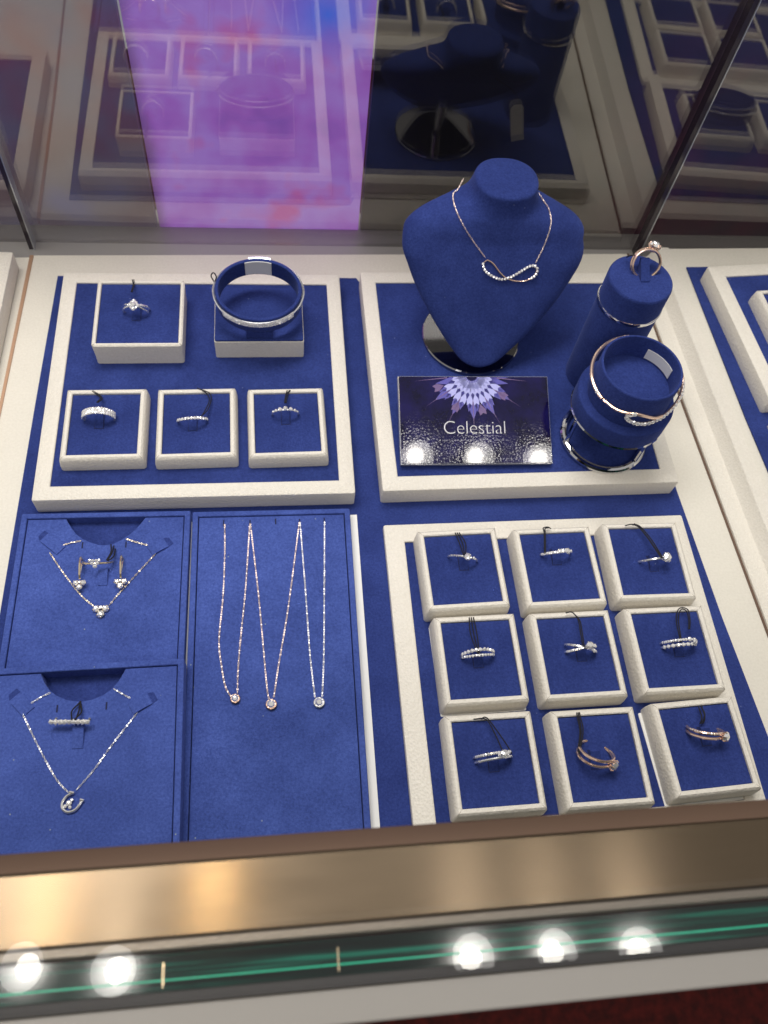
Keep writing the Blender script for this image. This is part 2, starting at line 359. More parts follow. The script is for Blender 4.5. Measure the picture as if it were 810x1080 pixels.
# ------------------------------------------------------------------ ceiling downlights (seen as reflections in the front glass and the card)
LAMP = bpy.data.materials.new('lamp_glow'); LAMP.use_nodes = True
b = bsdf(LAMP); b.inputs['Emission Color'].default_value = (1, .95, .86, 1); b.inputs['Emission Strength'].default_value = 48
TRIM = mat('lamp_trim', (.75, .75, .75), .3)
REFL = mat('lamp_reflector_glow', (.8, .8, .8), .5, 0); bsdf(REFL).inputs['Emission Color'].default_value = (1, .97, .92, 1); bsdf(REFL).inputs['Emission Strength'].default_value = 8  # emission imitates lens light falling on the reflector
for i, (x, y, tx) in enumerate([(-.4956, -.2455, 12), (-.2726, -.2719, 8), (.6425, -.316, -6), (.866, -.3229, -9), (1.0928, -.3365, 10)]):
    t = thing('ceiling_lamp', 'round ceiling downlight mirrored in the front glass', 'lamp', (x, y, 2.30), (0, tx, 0), 'round downlights above the counter')
    bm = bmesh.new(); lathe(bm, [(.058, .0), (.066, .0), (.066, .012), (.058, .012)], 32, closed=True); obj('trim_ring', bm, TRIM, t)
    bm = bmesh.new(); lathe(bm, [(.0595, .004), (.031, .036)], 32); obj('reflector', bm, REFL, t)
    bm = bmesh.new(); lathe(bm, [(.0315, .034), (.0001, .034)], 32); obj('lens', bm, LAMP, t)
    bm = bmesh.new(); lathe(bm, [(.059, .013), (.059, .07), (.0001, .07)], 32); obj('housing', bm, BLACK, t)

WARM = bpy.data.materials.new('added_warm_glow'); WARM.use_nodes = True
b = bsdf(WARM); b.inputs['Emission Color'].default_value = (1, .74, .40, 1); b.inputs['Emission Strength'].default_value = 40
for x, y in [(-0.451, -0.088), (-0.03, -0.085)]:  # unseen lamps added to lay gold reflections on the rail
    t = thing('ceiling_lamp', 'added warm ceiling light that puts a gold patch in the left of the bronze rail', 'lamp', (x, y, 2.30), (0, 0, 0), 'added warm lights for the rail patches')
    bm = bmesh.new(); lathe(bm, [(.058, .0), (.066, .0), (.066, .012), (.058, .012)], 32, closed=True); obj('trim_ring', bm, TRIM, t)
    bm = bmesh.new(); lathe(bm, [(.057, .010), (.0001, .010)], 32); obj('lens', bm, WARM, t)
    bm = bmesh.new(); lathe(bm, [(.059, .013), (.059, .07), (.0001, .07)], 32); obj('housing', bm, BLACK, t)

# ================================================================== TRAYS
def tray(label, x0, y0, w, d, h, rot, frame_w, pad_z, group='cream trays with blue velvet insets', fwb=None):
    t = thing('display_tray', label, 'tray', (x0, y0, 0), (0, 0, rot), group)
    cx, cy = w/2, d/2
    bm = bmesh.new()
    sweep_rect(bm, w, d, [(0, .0018), (0, h-.0014), (.0004, h-.0004), (.0014, h), (frame_w-.0006, h), (frame_w, h-.0005), (frame_w, .0018)], .0018, 4, closed=True, c=(cx, cy))
    obj('frame', bm, CREAM, t)
    bm = slab(w-2*frame_w+.0002, d-2*frame_w+.0002, .0020, pad_z, .0005, .0002, (cx, cy), 1); obj('inset', bm, VELVET, t)
    return t
tray('cream framed tray with blue inset holding four ring boxes and the silver bangle', 0, 0, .235, .2245, .0183, 0, .0118, .0168)
tray('cream framed tray with blue inset under the bust, the sign and two stands', .2555, .0006, .2375, .2262, .0195, .5, .0128, .0182)
tray('thin wide cream framed tray with blue inset holding nine ring boxes', .2570, -.2530, .2392, .2318, .0063, .4, .0150, .0044)
tr4 = tray('cream framed tray with blue inset cut off by the right edge of the photo', .5839, .0700, .20, .1532, .0185, 4.5, .0135, .0170)
tr4.location.z = .0158
tr5 = tray('thin cream tray outside the right edge, seen mirrored with four ring boxes', .5985, -.1150, .20, .1720, .0063, 4.5, .0150, .0044)
tr5.location.z = .0158
tl = tray('cream framed tray corner cut off by the left edge of the photo', -.2470, .045, .2, .205, .0195, -1.0, .0135, .0180)

# ================================================================== RING BOXES
BOXES = {}
SEAM = mat('dark_cream_seam', (.42, .38, .31), .8)  # darker cream for the mitre seams at the lip corners
def ring_box(key, label, x, y, z, w, d, h, rot, lip=.0042, inset=.0018, group='cream ring boxes with blue pads', taper=.0012, slot=True, slot_at=(0, .012)):
    t = thing('ring_box', label, 'ring box', (x, y, z), (0, 0, rot), group)
    bm = bmesh.new()
    e = taper
    sweep_rect(bm, w+2*e, d+2*e, [(0, 0), (0, h*.35), (e*.7, h-.0028), (e+.0003, h-.0011), (e+.0016, h), (e+lip-.0007, h), (e+lip, h-.0007), (e+lip, .002)], .0022, 4, closed=True)
    obj('box_body', bm, CREAM, t)
    bm = slab(w-2*lip-.0004, d-2*lip-.0004, .001, h-inset, .0008, .0005)
    obj('pad', bm, VELVET, t)
    for sx in (-1, 1):
        for sy in (-1, 1):
            bm = bmesh.new(); a = Vector((sx*(w/2-lip+.0002), sy*(d/2-lip+.0002), h-.00055)); m_ = Vector((sx*(w/2-.0016), sy*(d/2-.0016), h-.00002)); b = Vector((sx*(w/2+e*.2-.0006), sy*(d/2+e*.2-.0006), h-.0009))
            tube(bm, [a, a.lerp(m_, .5) + Vector((0, 0, .0003)), m_, b], .00016, 4); obj('corner_seam', bm, SEAM, t)
    BOXES[key] = (t, h-inset)
    return t
ZT = .0169
ring_box('U1', 'tall cream ring box at the rear left of its tray with a square cluster ring', .0698, .1608, ZT, .0700, .0700, .0222, .3, .0034, .0016, taper=-.0008)
ring_box('B1', 'cream ring box in the front left corner of its tray with a broad pave ring', .0487, .0592, ZT, .0590, .0640, .0133, .4)
ring_box('B2', 'cream ring box with a slim straight diamond row ring, between two ring boxes', .1167, .0590, ZT, .0588, .0640, .0133, .9)
ring_box('B3', 'cream ring box with a curved seven stone tiara ring, below the bangle block', .1851, .0585, ZT, .0582, .0640, .0133, 1.0)
Z3 = .0046
CB = [('C1', 'back left', .3085, -.0667, .0590, .0632, 1.4, 'a thin solitaire ring'),
      ('C2', 'back middle', .3805, -.0675, .0592, .0632, .9, 'a slim pave ring'),
      ('C3', 'back right', .4495, -.0655, .0590, .0632, -.5, 'a large solitaire ring'),
      ('C4', 'middle left', .3121, -.1350, .0575, .0632, .6, 'a double row pave ring'),
      ('C5', 'centre', .3811, -.1352, .0582, .0632, .4, 'a crossing band ring'),
      ('C6', 'middle right', .4515, -.1345, .0590, .0632, .2, 'stacked diamond rings'),
      ('C7', 'front left', .3116, -.2046, .0585, .0632, .4, 'a split band solitaire ring'),
      ('C8', 'front middle', .3832, -.2055, .0580, .0632, .2, 'an open rose gold ring'),
      ('C9', 'front right', .4557, -.2027, .0590, .0622, 2.2, 'a rose gold solitaire')]
for k, pos, x, y, bw, bd, rot, what in CB:  # nine boxes
    ring_box(k, f'cream ring box, {pos} of nine, holding {what}', x, y, Z3, bw, bd, .0176, rot)
# white slip of card peeking out under two boxes
for x, y, rot, lab in ((.4535, -.2050, 3.5, 'white slip of card peeking out under the front right ring box of the nine'), (.3122, -.1362, 1.2, 'white slip of card showing under the middle left ring box of the nine')):
    o = tag(obj('card_slip', slab(.0600, .0650, 0, .0006, .001, .0002), WHITE), lab, 'card'); o.location = (x, y, .00440); o.rotation_euler = (0, 0, R_(rot))
    o.location.z = .00445
# block under the bangle
t = thing('bangle_block', 'cream block with plain blue top under the silver bangle', 'display block', (.1648, .1610, ZT), (0, 0, .2))
bm = bmesh.new(); sweep_rect(bm, .0715, .0570, [(0, 0), (0, .0185), (.0006, .0190)], .0016, 3); obj('block_body', bm, CREAM, t)
bm = slab(.0706, .0562, .0191, .0208, .0016, .0006); obj('pad', bm, VELVET, t)
# box on the cut off right tray, mostly outside the frame
ring_box('R1', 'cream ring box on the right tray, cut off by the photo edge',   .6345, .1490, .0331, .0640, .0680, .0150, 4.0, slot=False)

for k, x, y, lab in (('R2', .7060, .1560, 'cream ring box on the right tray, mirrored beside the bangle box'),
                     ('R3', .6390, .0180, 'cream ring box mirrored at top right, rear left of its four'), ('R4', .7090, .0230, 'cream ring box mirrored at top right, rear right of its four'),
                     ('R5', .6440, -.0520, 'cream ring box mirrored at top right, front left of its four'), ('R6', .7140, -.0470, 'cream ring box mirrored at top right, front right of its four')):
    ring_box(k, lab, x, y, .0331 if k == 'R2' else .0205, .0590, .0632, .0176, 4.0)
# ================================================================== RINGS
def ringdir(a, R, off=0.): return Vector((R*math.sin(a), off, R*math.cos(a)))
def arc(R, a0, a1, n, off=0., offs=None):
    return [ringdir(a0+(a1-a0)*i/n, R, off if offs is None else offs(a0+(a1-a0)*i/n)) for i in range(n+1)]
def pave_mesh(path_pts, normals, r, rnd):
    bm = bmesh.new()
    for p, n in zip(path_pts, normals):
        n = Vector(n) + Vector((rnd.uniform(-.25, .25), rnd.uniform(-.25, .25), rnd.uniform(-.25, .25)))
        gem(bm, p, r, n, 6, rnd.random()*3)
    return bm
def claw(bm, c, nrm, r, n=4):
    nrm = Vector(nrm).normalized(); q = nrm.to_track_quat('Z', 'Y')
    for k in range(n):
        a = 2*math.pi*k/n + .4
        d = q @ Vector((math.cos(a), math.sin(a), 0))
        tube(bm, [Vector(c)-nrm*r*1.1+d*r*.35, Vector(c)-nrm*r*.1+d*r*1.0, Vector(c)+nrm*r*.28+d*r*.82], r*.13, 5)
def make_ring(key, label, loc, R, tilt, spin, metal, bands, pave=(), stones=(), string=None, tabf=True, group='rings standing in velvet boxes'):
    """bands: (offset function or number, wire radius, start deg, end deg); pave: (offset, a0, a1, count, stone radius); stones: (angle, offset, radius)"""
    t = thing('ring', label, 'ring', loc, (tilt, 0, spin), group)
    rnd = random.Random(key)
    pave = [(o, a0, a1, c, sr*1.2) for o, a0, a1, c, sr in pave]; stones = [(a, o, sr*1.14) for a, o, sr in stones]
    for off, wr, a0, a1 in bands:
        bm = bmesh.new(); f = off if callable(off) else (lambda a, o=off: o)
        full = a1-a0 >= 359
        n = 48; P = arc(R, R_(a0), R_(a1), n, offs=f)
        if full: P = P[:-1]
        tube(bm, P, wr, 8, full); obj('band', bm, metal, t)
    if pave:
        pts, nr = [], []
        for off, a0, a1, cnt, sr in pave:
            f = off if callable(off) else (lambda a, o=off: o)
            for i in range(cnt):
                a = R_(a0+(a1-a0)*i/max(1, cnt-1)); p = ringdir(a, R+sr*.55, f(a)); pts.append((p, sr)); nr.append(ringdir(a, 1))
        bm = bmesh.new()
        for (p, sr), n in zip(pts, nr):
            n2 = n + Vector((rnd.uniform(-.3, .3), rnd.uniform(-.3, .3), rnd.uniform(-.3, .3))); gem(bm, p, sr, n2, 6, rnd.random()*3)
        obj('pave_stones', bm, DIAMOND, t, 0)
    for a, off, sr in stones:
        a = R_(a); n = ringdir(a, 1); c = ringdir(a, R+sr*.75, off)
        bm = bmesh.new(); gem(bm, c, sr, n + Vector((rnd.uniform(-.1, .1), -.15, rnd.uniform(-.1, .1))), 9, rnd.random()*3, .5); g = obj('gem', bm, BRILLIANT if sr > .0016 else DIAMOND, t, 0)
        if sr > .0014:
            bm = bmesh.new(); claw(bm, c, n, sr, 4 if sr < .0025 else 6); obj('setting', bm, metal, g)
    if string:
        bm = bmesh.new()
        for s in string:
            P = catmull(local(t, s), .0008); tube(bm, P, .00042, 6)
        obj('tag_string', bm, STRING, t)
    return t
def knot(a, b, h=.004, sp=.0016, wob=.001):
    """two close threads from the ring a back to the box edge b"""
    a, b = Vector(a), Vector(b); m = (a+b)/2 + Vector((0, 0, h)); d = (b-a).cross(Vector((0, 0, 1))).normalized()
    return [[a, m + d*sp, b + d*wob*.5], [a + d*.0006, m - d*sp*.6, b - d*wob]]
def finger_tab(key, x, y, z, spin, parent_key):
    """velvet tongue of the box that the ring sits on"""
    t, hz = BOXES[parent_key]
    p = local(t, [(x, y, z)])[0]
    bm = bmesh.new(); w_ = .0031
    prof = [(-.0085, hz-.0006), (-.0085, hz+.0003), (-.002, hz+.0026), (.0016, hz+.0046), (.0030, hz+.0040), (.0030, hz-.0006)]
    rings_to(bm, [[(p.x-w_, p.y+a, b) for a, b in prof], [(p.x+w_, p.y+a, b) for a, b in prof]], True, True)
    obj('finger_tab', bm, VELVET, t, 25)
    bm = bmesh.new(); a, b = p.x-w_, p.x+w_
    for x0, x1, y0, y1 in ((a-.0004, a, p.y-.0088, p.y+.0032), (b, b+.0004, p.y-.0088, p.y-.001), (a-.0004, b+.0004, p.y-.0092, p.y-.0088), (a-.0006, b+.0006, p.y+.0031, p.y+.0038)): box(bm, x0, x1, y0, y1, hz-.0004, hz+.00012)
    obj('slot', bm, DARK, t, 0)
POS = {'U1':(0.0678,0.1622,0.04,0.0098,22,-8), 'B1':(0.045,0.0642,0.0312,0.0112,12,0), 'B2':(0.1138,0.061,0.0292,0.0108,26,3), 'B3':(0.184,0.0657,0.0302,0.01,18,0), 'C1':(0.3092,-0.059,0.0214,0.0105,18,-12), 'C2':(0.3793,-0.0573,0.0214,0.011,20,4), 'C3':(0.4527,-0.0653,0.0214,0.0105,20,6), 'C4':(0.3099,-0.1323,0.0214,0.011,14,2), 'C5':(0.3834,-0.1313,0.0214,0.0105,16,-4), 'C6':(0.4547,-0.1315,0.0214,0.0115,12,2), 'C7':(0.3105,-0.2015,0.0214,0.0118,8,6), 'C8':(0.3782,-0.2042,0.0254,0.0115,48,-14), 'C9':(0.4571,-0.1937,0.0234,0.0115,32,-6),}
def mk(key, label, metal, bands, pave=(), stones=(), string=None):
    x, y, z, R, t, s = POS[key]
    finger_tab(key, x, y, z, s, key)
    return make_ring(key, label, (x, y, z), R, t, s, metal, bands, pave, stones, string)
def top(key, a=0, out=0):
    x, y, z, R, t, s = POS[key]
    M = Matrix.Translation((x, y, z)) @ Euler((R_(t), 0, R_(s))).to_matrix().to_4x4()
    return M @ ringdir(R_(a), R+out)
W = .0009
mk('U1', 'silver ring with a square diamond cluster set cornerwise', SILVER, [(lambda a: .0022*math.sin(a*1.0), W, 0, 360), (lambda a: -.0016*math.sin(a), W*.8, -80, 80)],
   [(lambda a: .0022*math.sin(a), 24, 62, 6, .0007), (lambda a: .0022*math.sin(a), -62, -24, 6, .0007)],
   [(0, 0, .0021), (0, .0032, .00135), (0, -.0032, .00135), (17, 0, .00135), (-17, 0, .00135), (9, .0020, .0012), (-9, .0020, .0012), (9, -.0020, .0012), (-9, -.0020, .0012)],
   [[(.0643, .173, .0490), (.0640, .182, .0440), (.0635, .190, .0402), (.0622, .1955, .0395)], [(.0650, .173, .0485), (.0652, .183, .0450), (.0642, .190, .0400), (.0634, .1958, .0393)]])
mk('B1', 'broad silver ring thickly covered with pave diamonds', SILVER, [(-.0017, W, -118, 118), (.0017, W, -118, 118), (0, W, -118, 118)],
   [(-.0016, -80, 80, 17, .00115), (.0, -82, 82, 18, .00115), (.0016, -80, 80, 17, .00115)], (),
   [[(.0445, .071, .0400), (.0450, .080, .0330), (.0420, .0850, .0305), (.0375, .0890, .0300)], [(.0452, .071, .0396), (.0462, .080, .0325), (.0430, .0855, .0302), (.0380, .0895, .0299)]])
mk('B2', 'slim silver ring with a straight row of small diamonds and a long thread loop', SILVER, [(0, W, 0, 360)], [(0, -75, 75, 13, .00115)], (),
   [[(.1205, .0590, .0368), (.1250, .0670, .0340), (.1275, .0785, .0318), (.1262, .0850, .0312), (.1215, .0880, .0312), (.1165, .0905, .0310)], [(.1210, .0592, .0365), (.1240, .0680, .0345), (.1262, .0780, .0322), (.1240, .0845, .0314), (.1205, .0880, .0316)]])
mk('B3', 'silver tiara ring with a curved row of seven diamonds', SILVER, [(0, W, -125, 125)], (),
   [(-62, 0, .0008), (-42, 0, .0011), (-22, .0003, .00135), (0, .0006, .0016), (22, .0003, .00135), (42, 0, .0011), (62, 0, .0008)],
   [[(.1842, .0700, .0385), (.1845, .0770, .0340), (.1855, .0840, .0312), (.1885, .0878, .0305)], [(.1848, .0700, .0382), (.1855, .0772, .0345), (.1868, .0845, .0314), (.1875, .0880, .0305)], [(.1836, .0700, .038), (.1840, .0775, .0335), (.1850, .0842, .0310), (.1860, .0880, .0305)]])
def S2(key, ex, ey, bow=.002, n=2, a=0):
    """threads from the ring over the pad to the rear lip of its box"""
    x, y, z, R, t, s = POS[key]; bx = BOXES[key][0].location; zt = BOXES[key][1] + bx.z
    tp = top(key, a, .0008); out = []
    for i in range(n):
        j = (i-(n-1)/2)
        mid = tp.lerp(Vector((ex, ey, zt)), .55) + Vector((bow + j*.0022, 0, .0012)); mid.z = max(mid.z, zt+.0016)
        end = Vector((ex + j*.0015, ey, zt+.0026))
        out.append([tp + Vector((j*.0006, 0, 0)), mid, end])
    return out
mk('C1', 'thin silver solitaire ring tilted down to the right', SILVER, [(0, W*.95, 0, 360)], [(0, -66, -22, 6, .00065)], [(10, 0, .0023), (38, .0004, .0009)], S2('C1', .3075, -.0385, .0015, 3))
mk('C2', 'slim pave ring with one bigger diamond near its right end', SILVER, [(0, .00085, 0, 360)], [(0, -78, 10, 13, .0010), (.0013, -5, 30, 5, .0008)], [(27, 0, .0020), (55, 0, .0012)],
   [[tuple(top('C2', -60, .001)), (.3712, -.0440, .0290), (.3722, -.0385, .0262), (.3762, -.0372, .0255), (.3785, -.0385, .0250)], [tuple(top('C2', -55, .001)), (.3722, -.0445, .0285), (.3735, -.0390, .0262), (.3770, -.0378, .0255)]])
mk('C3', 'silver solitaire ring with a large round diamond at its right end', SILVER, [(0, W, 0, 360)], [(0, -75, -15, 6, .0006)], [(28, 0, .0033), (62, 0, .0010)],
   [[tuple(top('C3', 10, .001)), (.4515, -.0520, .0280), (.4468, -.0400, .0262), (.4425, -.0368, .0250), (.4370, -.0372, .0240)], [tuple(top('C3', 14, .001)), (.4530, -.0520, .0280), (.4480, -.0402, .0264), (.4435, -.0365, .0256)], [tuple(top('C3', 6, .001)), (.4505, -.0500, .0275), (.4460, -.0395, .0260), (.4420, -.0372, .0252)]])
mk('C4', 'silver ring with two rows of pave diamonds parting in the middle', SILVER, [(lambda a: .0014+.0010*math.cos(a*1.6), W, -110, 110), (-.0012, W, -110, 110)],
   [(lambda a: .0014+.0012*math.cos(a*1.6), -70, 70, 11, .0012), (-.0013, -72, 72, 14, .0009)], (), S2('C4', .3092, -.1055, -.0006, 3, -8))
mk('C5', 'silver ring of crossing pave bands with a bright centre diamond', SILVER, [(lambda a: .0028*math.sin(a), W, 0, 360), (lambda a: -.0024*math.sin(a), W, -90, 90)],
   [(lambda a: .0028*math.sin(a), -72, -15, 9, .00085), (lambda a: -.0024*math.sin(a), 20, 72, 8, .00085), (lambda a: -.0024*math.sin(a), -70, -20, 6, .0007)], [(14, .001, .0027), (36, -.0018, .0013), (46, .0012, .0012)],
   [[tuple(top('C5', -8, .001)), (.3838, -.1215, .0275), (.3845, -.1120, .0262), (.3815, -.1060, .0258), (.3770, -.1058, .0250)], [tuple(top('C5', -3, .001)), (.3850, -.1215, .0275), (.3856, -.1125, .0262), (.3822, -.1066, .0258)]])
mk('C6', 'pair of stacked silver rings with rows of diamonds and one larger stone at the right', SILVER, [(.0015, W, 0, 360), (-.0017, W, 0, 360)],
   [(-.0018, -72, 58, 9, .00125), (.0016, -78, 5, 11, .0009), (.0016, 30, 72, 5, .0008)], [(38, .0, .0021), (18, .0016, .0014), (60, -.0002, .0014)],
   [[tuple(top('C6', -15, .001)), (.4560, -.1150, .0270), (.4610, -.1065, .0258), (.4668, -.1075, .0262), (.4660, -.1155, .0275), (.4630, -.1235, .0290)], [tuple(top('C6', -12, .001)), (.4575, -.1150, .0272), (.4620, -.1075, .0260), (.4655, -.1085, .0262), (.4650, -.1155, .0275), (.4622, -.1235, .0290)]])
mk('C7', 'silver split band ring with a raised round diamond right of its middle', SILVER, [(.0016, W, 0, 360), (-.0016, W, -90, 90)], [(.0017, -72, 8, 11, .00085), (.0015, 40, 75, 5, .0008), (-.0016, 20, 70, 6, .0008)], [(22, 0, .0025), (45, .0008, .0012), (8, .0002, .0011)],
   [[tuple(top('C7', 22, .001)), (.3130, -.1880, .0270), (.3090, -.1778, .0248), (.3010, -.1768, .0236)], [tuple(top('C7', 75, .001)), (.3185, -.1930, .0270), (.3110, -.1790, .0258), (.3080, -.1762, .0248), (.3060, -.1775, .0246)]])
mk('C8', 'open rose gold ring of two thin bands with one round diamond', ROSE, [(lambda a: .0026*max(0., math.cos(a*.5+.45)), W*1.15, -165, 118), (lambda a: -.0022*max(0., math.cos(a*.5+.45)), W*1.15, -150, 150)], (),
   [(48, -.0004, .0032)], [[tuple(top('C8', -75, .001)), (.3700, -.1900, .0290), (.3712, -.1800, .0262), (.3718, -.1768, .0252)], [tuple(top('C8', -70, .001)), (.3712, -.1900, .0292), (.3722, -.1800, .0264), (.3726, -.1768, .0254)], [tuple(top('C8', -80, .001)), (.3692, -.1900, .0288), (.3702, -.1800, .0262), (.3708, -.1768, .0252)]])
mk('C9', 'rose gold ring with a pave band and a round diamond at its right end', ROSE, [(lambda a: .0018*math.cos(a*.5+.3), W*1.15, -150, 118), (lambda a: -.0014*math.cos(a*.5+.3), W*1.15, -150, 150)], [(lambda a: .0019*math.cos(a*.5+.3), -75, 30, 13, .0008)],
   [(42, 0, .0030)], [[(.4545, -.1890, .0240), (.4560, -.1850, .0262), (.4568, -.1770, .0240)], [(.4572, -.1885, .0240), (.4582, -.1845, .0262), (.4590, -.1768, .0242)], [(.4558, -.1888, .0240), (.4590, -.1830, .0256), (.4580, -.1768, .0246)]])

# ================================================================== SILVER BANGLE ON ITS BLOCK
t = thing('bangle_collar', 'open blue velvet collar standing on the cream block, wearing the silver bangle', 'bangle holder', (.1655, .1640, .0385), (9, 0, .0))
def oval(bm, a, b, prof, seg=64, cy=0.): lathe(bm, [(1, z) for z in prof], seg)
bm = bmesh.new(); rings = []
def ovring(a, b, z, seg=72): return [(a*math.cos(2*math.pi*k/seg), b*math.sin(2*math.pi*k/seg), z) for k in range(seg)]
rings_to(bm, [ovring(.0338, .0288, .012), ovring(.0340, .0290, .0125), ovring(.0340, .0290, .0285), ovring(.0335, .0285, .0290), ovring(.0318, .0268, .0290), ovring(.0313, .0263, .0285), ovring(.0313, .0263, .012)], closed=True); obj('collar', bm, VELVET, t)
bm = bmesh.new(); poly_prism(bm, [(-.0105, -.0292), (.0105, -.0292), (.0105, -.0200), (-.0105, -.0200)], -.0010, .0122); obj('foot', bm, VELVET, t, 0)
bm = bmesh.new(); A_ = [R_(90+s) for s in range(-20, 21, 4)]
#rings_to(bm, [[(rr*.0310/.0310*math.cos(a)*k1, rr*math.sin(a)*k2, z) for a in A_ for rr in (1,)] for k1, k2, z in ((.0309, .0259, .0130), (.0309, .0259, .0282), (.0304, .0254, .0282), (.0304, .0254, .0130))], closed=True) if False else None
P0 = [(.0310*math.cos(a), .0260*math.sin(a)) for a in A_]; P1 = [(.0305*math.cos(a), .0255*math.sin(a)) for a in A_]
poly_prism(bm, P0 + P1[::-1], .0135, .0288); obj('label_strip', bm, WHITE, t, 0)
t = thing('bangle', 'slim silver bangle with a pave diamond front on the blue collar', 'bangle', (.1655, .1640, .0385), (9, 0, 0))
bm = bmesh.new(); tube(bm, [Vector(p) for p in ovring(.0352, .0302, .0255)], .00095, 8, True); obj('hoop', bm, SILVER, t)
bm = bmesh.new(); rnd = random.Random(3)
for k in range(30):
    a = R_(-138 + 94*k/29)
    for dz in (-.0012, .0012):
        gem(bm, (.0360*math.cos(a), .0310*math.sin(a), .0255+dz), .00145, Vector((math.cos(a), math.sin(a), .9)) + Vector((rnd.uniform(-.3, .3), rnd.uniform(-.3, .3), rnd.uniform(-.3, .3))), 6, rnd.random())
obj('pave_stones', bm, DIAMOND, t, 0)
bm = bmesh.new()
for dz in (-.0024, .0024): tube(bm, [(.0356*math.cos(R_(a)), .0306*math.sin(R_(a)), .0255+dz) for a in range(-142, -38, 4)], .0005, 6)
obj('pave_rails', bm, SILVER, t)
bm = bmesh.new(); tube(bm, [(.0362*math.cos(R_(a)), .0312*math.sin(R_(a)), .0262) for a in range(74, 106, 4)], .0017, 8, flat=.6); obj('clasp', bm, SILVER, t)
bm = bmesh.new(); tube(bm, catmull([(-.0345, .0085, .026), (-.0365, .0110, .030), (-.0345, .0125, .032), (-.0325, .0105, .030), (-.0335, .0088, .027)], .0006), .0005, 6); obj('tag_string', bm, STRING, t)

# second bangle on the cut off right box (seen mirrored in the rear glass)
t = thing('bangle', 'silver bangle on the cut off right ring box, visible as a mirror image', 'bangle', (.6345, .1510, .0490), (12, 0, 5))
bm = bmesh.new(); tube(bm, [Vector(p) for p in ovring(.0320, .0270, .0125)], .0012, 8, True); obj('hoop', bm, SILVER, t)
bm = bmesh.new(); rings_to(bm, [ovring(.0306, .0256, .001), ovring(.0306, .0256, .018), ovring(.0288, .0238, .018), ovring(.0288, .0238, .001)], closed=True); obj('collar', bm, VELVET, t)

# ================================================================== BUST AND NECKLACE
BT = [(0.0285, 0.0072, 0.1115, 0.12), (0.031, 0.0162, 0.1118, 0.128), (0.038, 0.0267, 0.1165, 0.14), (0.048, 0.0386, 0.123, 0.152), (0.06, 0.0506, 0.1315, 0.165), (0.072, 0.0601, 0.139, 0.176), (0.084, 0.0676, 0.1465, 0.186), (0.096, 0.0731, 0.154, 0.195), (0.105, 0.0725, 0.16, 0.202), (0.111, 0.0715, 0.164, 0.207), (0.117, 0.065, 0.1665, 0.21), (0.1215, 0.055, 0.1685, 0.2125), (0.1255, 0.044, 0.17, 0.215), (0.129, 0.034, 0.1715, 0.2175), (0.1325, 0.0285, 0.1725, 0.2195), (0.1375, 0.0255, 0.1735, 0.2215), (0.1435, 0.0245, 0.174, 0.2215)]
def interp(x, xs, ys):
    if x <= xs[0]: return ys[0]
    for i in range(len(xs)-1):
        if x <= xs[i+1]: return ys[i] + (ys[i+1]-ys[i])*(x-xs[i])/(xs[i+1]-xs[i])
    return ys[-1]
def bx_c(z): return interp(z, [.0285, .045, .06, .09, .105, .145], [.3440, .3476, .3502, .3522, .3503, .3545])
BC = Vector((.3435, .1520, .0184))
t = thing('necklace_bust', 'blue velvet necklace bust on a round chrome base', 'bust', BC)
bm = bmesh.new(); rings = []
zs = [r[0] for r in BT]; N = 26
# smooth the table with catmull rom in z
rows = catmull([Vector((r[1], r[2], r[3])) for r in BT], 1e9)
fine = []
for i in range(len(BT)-1):
    for k in range(3):
        tt = k/3; q = [BT[max(0, i-1)], BT[i], BT[i+1], BT[min(len(BT)-1, i+2)]]
        fine.append([.5*(2*q[1][j] + (q[2][j]-q[0][j])*tt + (2*q[0][j]-5*q[1][j]+4*q[2][j]-q[3][j])*tt*tt + (3*q[1][j]-q[0][j]-3*q[2][j]+q[3][j])*tt**3) for j in range(4)])
fine.append(list(BT[-1]))
z, w_, a, b = fine[-1]
for dz, f in ((.0012, .985), (.0022, .93), (.0028, .82), (.0033, .5), (.0035, .08)):
    c = (a+b)/2; h = (b-a)/2*f; fine.append([z+dz, w_*f, c-h, c+h])
for z, w_, a, b in fine:
    c = (a+b)/2; h = (b-a)/2; ex = 2/2.2
    ring = []
    for k in range(96):
        th = 2*math.pi*k/96; cc, ss = math.cos(th), math.sin(th)
        tl = (z-.1435)*0
        ring.append((bx_c(z) + w_*math.copysign(abs(cc)**ex, cc) - BC.x, c + h*math.copysign(abs(ss)**ex, ss) - BC.y, z - BC.z))
    rings.append(ring)
rings_to(bm, rings, True, True); obj('body', bm, VELVET, t, 60)
bm = bmesh.new(); lathe(bm, [(.0001, .0004), (.0412, .0004), (.0418, .0010), (.0418, .0026), (.0410, .0034), (.0001, .0034)], 72); obj('base', bm, mat('darkened_chrome', (.40, .40, .41), .03, 1), t, 30)  # base metal darkened in place of the dark surroundings it would reflect
bm = bmesh.new(); tube(bm, [(0, .004, .003), (0, .012, .035), (0, .020, .070)], .0045, 16); obj('stem', bm, CHROME, t)
